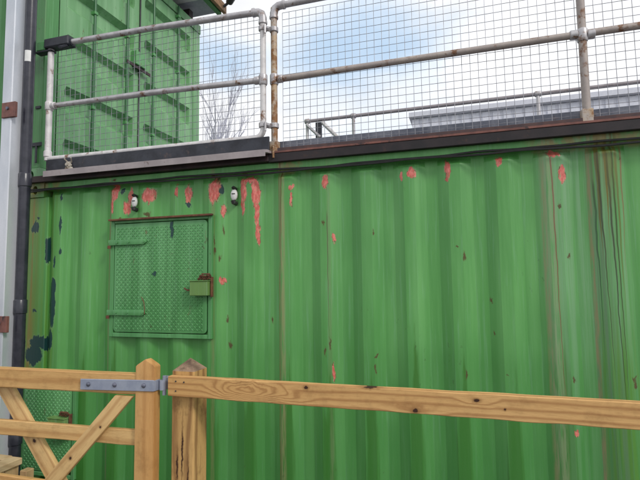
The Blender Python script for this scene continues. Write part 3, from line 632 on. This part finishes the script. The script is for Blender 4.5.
m = MB(); m.tube([(gx1 - .07, gy, gz1 + .0), (gx1 - .035, gy, gz1 - .003), (gx1 - .01, gy, gz1 - .018), (gx1, gy, gz1 - .05), (gx1, gy, gz1 - .085)], .028, 12); clip_ring(m, gx1, gy, gz1 - .085, 'z', .031, .02); clip_ring(m, gx1 - .07, gy, gz1 + .001, 'x', .031, .02)
m.build('elbow_fitting', M_GALV, G, smooth=True)
m = MB(); clip_ring(m, gx1, gy, 3.132, 'z', .030, .075); clip_ring(m, gx1 - .045, gy, 3.133, 'x', .028, .04); m.build('tee_fitting', M_GALV, G, smooth=True)
m = MB(); clip_ring(m, gx0, gy, 3.168, 'z', .032, .07); clip_ring(m, gx0 + .045, gy, 3.168, 'x', .028, .03); m.build('tee_fitting', M_GALV_W, G, smooth=True)
m = MB(); clip_ring(m, gx0, gy, 2.775, 'z', .031, .05); m.build('foot_fitting', M_GALV_W, G, smooth=True)
mesh_panel(gx0 + .03, gx1 - .03, gz0 + .02, gz1 + .01, gy + .026, G)
HB = MB().box(-3.20, -2.955, gy - .045, gy + .045, gz1 + .012, gz1 + .088, .008).build('hinge_block', M_BLACK, G, smooth=True)
MB().box(-3.29, -3.203, gy - .03, gy + .035, gz1 + .005, gz1 + .082, .006).build('hinge_plate', M_HATCH, G)
MB().box(-3.30, -3.14, gy - .032, gy + .03, gz1 - .012, gz1 + .003, .003).build('hinge_pin_plate', M_BLACK, G)
MB().tube([(-2.955, gy, gz1 + .04), (-2.945, gy, gz1 + .04)], .03, 10).build('bolt_head', M_BLACK, G, smooth=True)
MB().tube([(-3.06, gy - .02, gz1 + .012), (-3.02, gy - .03, gz1 - .002), (-2.975, gy - .02, gz1 + .012)], .016, 8).build('bolt_head', M_BLACK, G, smooth=True)
for z in (3.50, 2.81):
    m = MB(); clip_ring(m, gx1, gy, z, 'z', .031, .035); m.tube([(gx1 + .02, gy, z), (gx1 + .052, gy, z - .012)], .018, 8); m.build('latch_clamp', M_GALV, G, smooth=True)
    MB().tube([(gx1 + .028, gy - .03, z - .05), (gx1 + .028, gy - .03, z + .012)], .008, 6).build('latch_bolt', M_GALV, G)

# fixed guardrail
ry = -.02
M_DULL = metal('dull_rusting_tube', (.36, .31, .29), (.44, .38, .34), .6, .1, (.25, .12, .06), .47)
Rg = thing('guardrail', (.7, ry, 2.6), 'fixed galvanised guardrail with square wire mesh right of the mesh gate', 'guardrail')
px = [-1.232, .693, 2.6]
for i, x in enumerate(px):
    MB().tube([(x, ry, 2.626), (x, ry, 3.66)], .0225, 12).build('upright', M_GALV_RUST if i == 0 else M_DULL, Rg, smooth=True)
    MB().box(x - .03, x + .03, ry - .022, ry + .03, 2.6225, 2.70, .004).build('base_bracket', M_GALV_RUST, Rg)
MB().tube([(px[0] + .03, ry, 3.672), (4.0, ry, 3.69)], TR + .002, 12).build('top_tube', M_GALV, Rg, smooth=True)
MB().tube([(px[0] + .02, ry, 3.14), (4.0, ry, 3.165)], TR, 12).build('middle_tube', M_DULL, Rg, smooth=True)
m = MB(); x = px[0]; m.tube([(x + .075, ry, 3.673), (x + .035, ry, 3.67), (x + .01, ry, 3.655), (x, ry, 3.62), (x, ry, 3.59)], .028, 12); clip_ring(m, x, ry, 3.59, 'z', .031, .02); clip_ring(m, x + .075, ry, 3.673, 'x', .031, .02)
m.build('elbow_fitting', M_GALV, Rg, smooth=True)
for i, x in enumerate(px):
    m = MB(); clip_ring(m, x, ry, 3.14, 'z', .030, .075); clip_ring(m, x + .045, ry, 3.14, 'x', .028, .04)
    if i: clip_ring(m, x - .045, ry, 3.15, 'x', .028, .04)
    m.build('tee_fitting', M_GALV, Rg, smooth=True)
for z in (3.50, 2.81):
    m = MB(); clip_ring(m, px[0], ry, z, 'z', .031, .035); m.build('clamp_ring', M_GALV, Rg, smooth=True)
MB().tube([(px[0] + .001, ry - .026, 2.66), (px[0] + .001, ry - .026, 2.58)], .008, 8).build('foot_rod', M_GALV_RUST, Rg, smooth=True)
mesh_panel(px[0] + .055, 3.95, 2.628, 3.63, ry + .028, Rg)

# far side guardrail
FR = thing('guardrail', (1.5, 2.4, 2.57), 'plain tube handrail with sloping braces along the far edge of the container roof', 'guardrail')
fy = 2.4
M_MAUVE = metal('dull_mauve_tube', (.27, .24, .25), (.36, .32, .33), .6, 0, (.2, .12, .08), .4)
MB().tube([(-1.80, fy, 3.672), (1.0, fy, 3.685), (6, fy, 3.72)], .021, 10).build('top_tube', M_MAUVE, FR, smooth=True)
for x in (-1.79, -1.215, .795, 2.8, 4.8):
    MB().tube([(x, fy, 2.6), (x, fy, 3.66)], .02, 8).build('upright', M_GALV_W if x < -1.5 else M_GALV, FR, smooth=True)
    m = MB(); clip_ring(m, x, fy, 3.672 + (x + 1.8) * .005, 'x', .032, .06); m.build('tee_fitting', M_GALV, FR, smooth=True)
MB().box(-1.68, -1.61, fy - .02, fy + .02, 2.6, 3.64).build('upright', M_BLACK, FR)
MB().tube([(-1.6, fy, 3.64), (-1.1, fy, 3.10), (-.6, fy, 2.62)], .024, 8).build('brace', M_GALV_W, FR, smooth=True)
MB().tube([(-1.79, fy - .03, 3.62), (-1.62, fy - .03, 3.45)], .018, 8).build('brace', M_GALV, FR, smooth=True)
MB().tube([(-1.79, fy, 3.13), (6, fy, 3.17)], .02, 8).build('middle_tube', M_GALV, FR, smooth=True)

# ------------------------------------------------------------------ steel column and its cleats
K2 = thing('steel_column', (-3.41, -.18, 0), 'tall galvanised square steel column at the left edge of the photo with rusty brown cleats', 'steel column')
cx = -3.35
MB().box(cx - .05, cx + .05, -.28, -.18, .0205, 6.6, .006).build('shaft', M_COLM, K2, smooth=True)
MB().box(cx - .12, cx + .09, -.32, -.12, .001, .02, .002).build('base_plate', M_COLM, K2)
for z in (3.08, 1.45):
    c_ = MB().box(cx - .035, cx + .10, -.292, -.2805, z - .06, z + .06, .003); c_.build('bracket', M_BROWN, K2)
    MB().box(cx + .051, cx + .10, -.28, -.268, z - .06, z + .06, .003).build('bracket', M_BROWN, K2)
    MB().tube([(cx + .03, -.292, z + .01), (cx + .03, -.304, z + .01)], .013, 6).build('bolt', M_BOLT, K2)

# ------------------------------------------------------------------ drainpipe
PX, PY = -3.275, -.16
DP = thing('drainpipe', (PX, PY, 0), 'black plastic drainpipe running down beside the steel column', 'drainpipe')
MB().tube([(PX, PY, .02), (PX, PY, 6.6)], .041, 20).build('pipe', M_PIPE, DP, smooth=True)
for z in (2.50, 1.52, .55, 5.0):
    m = MB(); m.tube([(PX, PY, z), (PX, PY, z + .005), (PX, PY, z + .10), (PX, PY, z + .108)], .048, 20, radii=[.042, .0475, .0475, .042]); m.build('pipe_socket', M_PIPE, DP, smooth=True)
m = MB(); vs = []; 
for z in (3.50, 3.59):
    for k in range(7):
        a = math.radians(-95 + k * 11); vs.append((PX + math.cos(a) * .0418, PY + math.sin(a) * .0418, z))
m.add(vs, [(k, k + 1, k + 8, k + 7) for k in range(6)]); m.build('sticker', M_WHITEP, DP)

# ------------------------------------------------------------------ timber fence and gate (plane y about -1.15)
FY = -1.15
knots = [(-.64, 1.312, .008, .0065), (-.378, 1.331, .03, .006), (-.205, 1.249, .010, .008), (.019, 1.300, .009, .005), (.113, 1.274, .003, .004)]
Fn = thing('timber_fence', (-.3, FY, 0), 'post and rail timber fence with a knotty sawn rail in front of the green container', 'fence')
ox, oy, oz = -.3, FY, 0
sh = lambda L: [(a - ox, b, *c) for a, b, *c in L]
M_RAIL = wood("knotty_rail_wood", 'x', (.57, .32, .115), (.67, .42, .18), (.29, .125, .04), 230, bumps=sh([(-.90, 1.286, .15, .034, 30), (-.70, 1.27, .09, .02, 7), (-.2, 1.25, .1, .02, 6), (.02, 1.30, .06, .02, 6)]), knots=sh(knots), rough=.75, dirt=.14, contrast=.6, flow=.8)
M_POST = wood("weathered_post_wood", 'z', (.44, .235, .07), (.54, .33, .125), (.19, .085, .03), 120, rough=.8, dirt=.3, contrast=.7, flow=1.6, knots=[(-.96, .93, .004, .05), (-.935, 1.0, .003, .09), (-.905, .86, .003, .07)])
def board(pts_top, pts_bot, y0, y1, name, mat, parent, nx=40, bev=.003):
    """long sawn board along x; top and bottom edges as functions of x, slightly uneven"""
    x0, x1 = pts_top[0][0], pts_top[1][0]; vs = []; fs = []
    for i in range(nx + 1):
        t = i / nx; x = x0 + (x1 - x0) * t
        zt = pts_top[0][1] + (pts_top[1][1] - pts_top[0][1]) * t + .002 * mnoise.noise(Vector((x * 6, 1, y0))); zb = pts_bot[0][1] + (pts_bot[1][1] - pts_bot[0][1]) * t + .0028 * mnoise.noise(Vector((x * 8, 4, y0)))
        b = bev
        vs += [(x, y0, zb + b), (x, y0, zt - b), (x, y0 + b, zt), (x, y1 - b, zt), (x, y1, zt - b), (x, y1, zb + b), (x, y1 - b, zb), (x, y0 + b, zb)]
    for i in range(nx):
        for k in range(8): fs.append((i * 8 + k, i * 8 + (k + 1) % 8, (i + 1) * 8 + (k + 1) % 8, (i + 1) * 8 + k))
    fs += [tuple(range(8)), tuple(nx * 8 + k for k in range(8))]
    return MB().add(vs, fs).build(name, mat, parent, smooth=True, ang=30)
RLt = 1.331; 
Rl = board([(-1.286, RLt), (.68, 1.323)], [(-1.286, 1.244), (.68, 1.233)], FY, FY + .036, 'rail', M_RAIL, Fn, 70)
board([(.684, 1.323), (2.6, 1.315)], [(.684, 1.233), (2.6, 1.225)], FY, FY + .036, 'rail', M_RAIL, Fn, 30)
board([(-1.286, .62), (2.6, .61)], [(-1.286, .53), (2.6, .52)], FY, FY + .036, 'rail', M_RAIL, Fn, 40)
M_ENDG = wood('weathered_end_grain', 'y', (.22, .15, .11), (.36, .24, .15), (.08, .05, .035), 60, rough=.9, dirt=.4, contrast=.6)
def fpost(x0, x1, ya, yb, zs, za, apx, parent, mat, name='post'):
    # four way weathered top with the peak off centre
    b = .006; ring = lambda z0_: [(x0 + b, ya, z0_), (x1 - b, ya, z0_), (x1, ya + b, z0_), (x1, yb - b, z0_), (x1 - b, yb, z0_), (x0 + b, yb, z0_), (x0, yb - b, z0_), (x0, ya + b, z0_)]
    vs = ring(0) + ring(.7) + ring(zs) + [apx]; fs = []
    for r_ in (0, 1):
        for k in range(8): fs.append((r_ * 8 + k, r_ * 8 + (k + 1) % 8, (r_ + 1) * 8 + (k + 1) % 8, (r_ + 1) * 8 + k))
    for k in range(8): fs.append((16 + k, 16 + (k + 1) % 8, 24))
    fs.append(tuple(range(8)))
    o = MB().add(vs, fs).build(name, mat, parent)
    o.data.materials.append(M_ENDG)
    for p_ in o.data.polygons:
        if abs(p_.normal.z) > .3 and p_.center.z > 1.2: p_.material_index = 1
    return o
fpost(-1.293, -1.178, FY + .038, FY + .153, 1.346, 0, (-1.232, FY + .095, 1.398), Fn, M_POST)
fpost(.625, .74, FY + .038, FY + .153, 1.346, 0, (.68, FY + .095, 1.398), Fn, M_POST)
for x, z in ((-1.246, 1.31), (-1.246, 1.268), (-1.205, 1.308), (.66, 1.30)):
    MB().tube([(x, FY + .001, z), (x, FY - .003, z)], .0035, 8).build('nail', M_DARKP, Fn)
# hinge hook on the post
MB().box(-1.345, -1.2935, FY + .060, FY + .068, 1.258, 1.318, .001).build('hinge_hook', M_STRAP, Fn)
MB().tube([(-1.325, FY + .030, 1.240), (-1.325, FY + .030, 1.325)], .009, 10).build('hinge_hook_pin', M_STRAP, Fn, smooth=True)
MB().box(-1.331, -1.319, FY + .034, FY + .059, 1.262, 1.314).build('hinge_hook', M_STRAP, Fn)
# wide pale upright board seen on the post's face is grain only

Gt = thing('field_gate', (-1.9, FY, 0), 'new pine field gate with crossed diagonal braces at bottom left', 'gate')
M_G = [wood("new_pine_rail", 'x', WA, WB, WD, 130, rough=.5, dirt=.13), wood("new_pine_stile", 'z', (.52, .27, .09), (.62, .36, .14), (.36, .16, .045), 110, rough=.5, dirt=.16), ]
sx0, sx1 = -1.458, -1.357
# stile with a rounded, weathered top
vs = []; prof_t = [(0, 0), (0, 1.366), (.008, 1.374), (.05, 1.400), (.093, 1.376), (.101, 1.368), (.101, 0)]
st = MB().prism([(sx0 + a, max(b, .06)) for a, b in prof_t], FY, FY + .046).build('stile', M_G[1], Gt, bevel=.005)
board([(-3.6, 1.318), (sx0 - .001, 1.330)], [(-3.6, 1.215), (sx0 - .001, 1.238)], FY + .006, FY + .05, 'top_rail', M_G[0], Gt, 24, .005)
board([(-3.6, 1.05), (sx0 - .001, 1.077)], [(-3.6, .97), (sx0 - .001, 1.008)], FY + .020, FY + .044, 'middle_rail', M_G[0], Gt, 24, .004)
board([(-3.6, .802), (sx0 - .001, .80)], [(-3.6, .72), (sx0 - .001, .72)], FY + .020, FY + .044, 'lower_rail', M_G[0], Gt, 24, .004)
board([(-3.6, .42), (sx0 - .001, .42)], [(-3.6, .33), (sx0 - .001, .33)], FY + .008, FY + .044, 'bottom_rail', M_G[0], Gt, 24, .004)
MB().box(-3.72, -3.602, FY - .03, FY + .05, .06, 1.36, .006).build('stile', M_G[1], Gt)
def brace(pa, pb, w, y0, y1, seed):
    a = Vector((pa[0], 0, pa[1])); b = Vector((pb[0], 0, pb[1])); d = (b - a); L = d.length; ang = math.atan2(d.z, d.x)
    mt = wood("pine_brace", 'x', (.55, .33, .125), (.65, .43, .19), WD, 130, rough=.55, dirt=.14, knots=[(L * .45, .004, .009, .007), (L * .75, -.012, .006, .005)])
    cut = lambda zt, lz: (zt - pa[1] - lz * math.cos(ang)) / math.sin(ang)      # both ends sawn level
    zl, zh = min(pa[1], pb[1]), max(pa[1], pb[1])
    poly = [(cut(pa[1], -w / 2), -w / 2), (cut(pb[1], -w / 2), -w / 2), (cut(pb[1], w / 2), w / 2), (cut(pa[1], w / 2), w / 2)]
    o = MB().prism(poly, y0, y1).build('brace', mt, None, bevel=.003)
    o.parent = Gt; o.location = (pa[0] - Gt.location.x, -Gt.location.y, pa[1]); o.rotation_euler = (0, -ang, 0)
    return o
brace((-2.043, .68), (-1.518, 1.231), .07, FY - .003, FY + .0185, 1)      # rises to the stile, in front of the middle rail
brace((-2.30, 1.225), (-1.83, .65), .088, FY + .051, FY + .075, 2)  # falls from the left, behind it
HS = MB().box(-1.76, sx1 + .001, FY - .0065, FY - .0005, 1.248, 1.298, .002)
HS.v = [(x, y, z + (x + 1.76) * .03) for x, y, z in HS.v]
hs = HS.build('hinge_strap', M_STRAP, Gt)
hb = MB().box(-1.755, sx0 - .0005, FY, FY + .0055, 1.255, 1.292).build('strap_packer', M_STRAP, Gt)
MB().box(sx1 + .0015, sx1 + .007, FY - .005, FY + .035, 1.262, 1.309, .001).build('strap_eye', M_STRAP, hs)
MB().tube([(sx1 + .023, FY + .030, 1.262), (sx1 + .023, FY + .030, 1.306)], .0155, 10).build('strap_eye', M_STRAP, hs, smooth=True)
for x in (-1.712, -1.565, -1.408):
    z = 1.274 + (x + 1.76) * .03
    m = MB(); m.tube([(x, FY - .0064, z), (x, FY - .010, z), (x, FY - .0135, z), (x, FY - .015, z)], .010, 12, radii=[.011, .0105, .007, .003]); m.build('bolt', M_BOLT, hs, smooth=True)

# ------------------------------------------------------------------ timber planter behind the gate
Pn = thing('timber_planter', (-3.2, -.72, 0), 'low box of upright pine boards behind the gate at bottom left', 'planter')
M_PL = wood("planter_board", 'z', (.50, .33, .16), (.60, .42, .22), (.34, .2, .09), 70, rough=.7, dirt=.2)
M_PLC = wood("planter_cap", 'y', (.56, .40, .22), (.66, .48, .28), (.38, .23, .11), 70, rough=.7, dirt=.1)
bx = -2.80; y = -1.03; i = 0
while y < -.60:
    MB().box(bx - .022, bx, y, y + .094, .01, .592, .003).build('board', M_PL, Pn); y += .098
x = bx - .022 - .096
while x > -3.75:
    MB().box(x, x + .094, -1.03, -1.008, .01, .592, .003).build('board', M_PL, Pn)
    MB().box(x, x + .094, -.565, -.543, .01, .592, .003).build('board', M_PL, Pn); x -= .098
MB().box(-2.868, -2.776, -.98, -.54, .5925, .634, .004).build('cap', M_PLC, Pn)
MB().box(-3.75, -2.776, -1.07, -.982, .5925, .634, .004).build('cap', M_PLC, Pn)
MB().box(-3.75, -2.87, -.60, -.53, .5925, .634, .004).build('cap', M_PLC, Pn)
MB().box(-2.775, -2.72, -.56, -.50, .01, .56, .004).build('corner_board', M_PL, Pn)
so_ = MB(); n = 14; random.seed(5)
so_.add([(-3.72 + .87 * i / n, -1.0 + .43 * j / 6, .55 + random.uniform(-.012, .012)) for j in range(7) for i in range(n + 1)], [(j * (n + 1) + i, j * (n + 1) + i + 1, (j + 1) * (n + 1) + i + 1, (j + 1) * (n + 1) + i) for j in range(6) for i in range(n)])
so_.build('soil', metal("soil", (.05, .035, .025), (.08, .06, .04), .95), Pn)

# ------------------------------------------------------------------ beyond: shed and bare tree
Sh = thing('industrial_shed', (7, 16, 0), 'long pale lilac clad shed beyond the container roof at right', 'building')
m = MB(); x = -1.47; 
while x < 20: m.box(x, x + .21, 11.97, 12.0, 0, 6.72); x += .30
m.build('cladding_rib', M_CLAD, Sh, kind='stuff')
MB().box(-1.47, 20, 12.0, 20, 0, 6.75).build('wall', M_CLAD, Sh)
MB().box(-1.55, 20.1, 11.85, 20.2, 6.755, 6.93, .01).build('roof_edge', M_GREYROOF, Sh)
for x in (2.2, 6.4, 10.5): MB().box(x, x + 1.6, 11.93, 11.965, 3.9, 5.0).build('window', M_TOE, Sh)

Tt = thing('bare_tree', (-6.15, 8, 0), 'haze-pale leafless tree seen between the green container and the railing gate', 'tree')
M_TW = metal("hazed_bark", (.52, .52, .60), (.66, .66, .74), .9)  # haze is put into the bark colour by paling it
trunk = MB(); crown = MB(); random.seed(21)
def grow(p, d, L, r, lvl):
    n = 4; pts = [p]; rad = [r]
    for i in range(n):
        d = (d + Vector((random.uniform(-.22, .22), random.uniform(-.22, .22), random.uniform(-.05, .18)))).normalized()
        p = p + d * L / n; pts.append(p); rad.append(r * (1 - .5 * (i + 1) / n))
    (trunk if lvl < 2 else crown).tube(pts, r, 7 if lvl < 2 else 4, cap=False, radii=rad)
    if lvl < 5:
        for i in range(4 if lvl < 3 else 3):
            k = random.randint(1, n); a = random.uniform(0, 6.28); s_ = random.uniform(.5, .95)
            d2 = (d + Vector((math.cos(a) * s_ * .55, math.sin(a) * s_ * .55, random.uniform(.1, .5)))).normalized()
            grow(pts[k], d2, L * random.uniform(.5, .68), rad[k] * .72, lvl + 1)
grow(Vector((-6.15, 8, 0)), Vector((0, 0, 1)), 3.6, .14, 0)
trunk.build('trunk', M_TW, Tt, smooth=True); crown.build('crown', M_TW, Tt)

for o in bpy.data.objects:
    if '_w' in o: del o['_w']
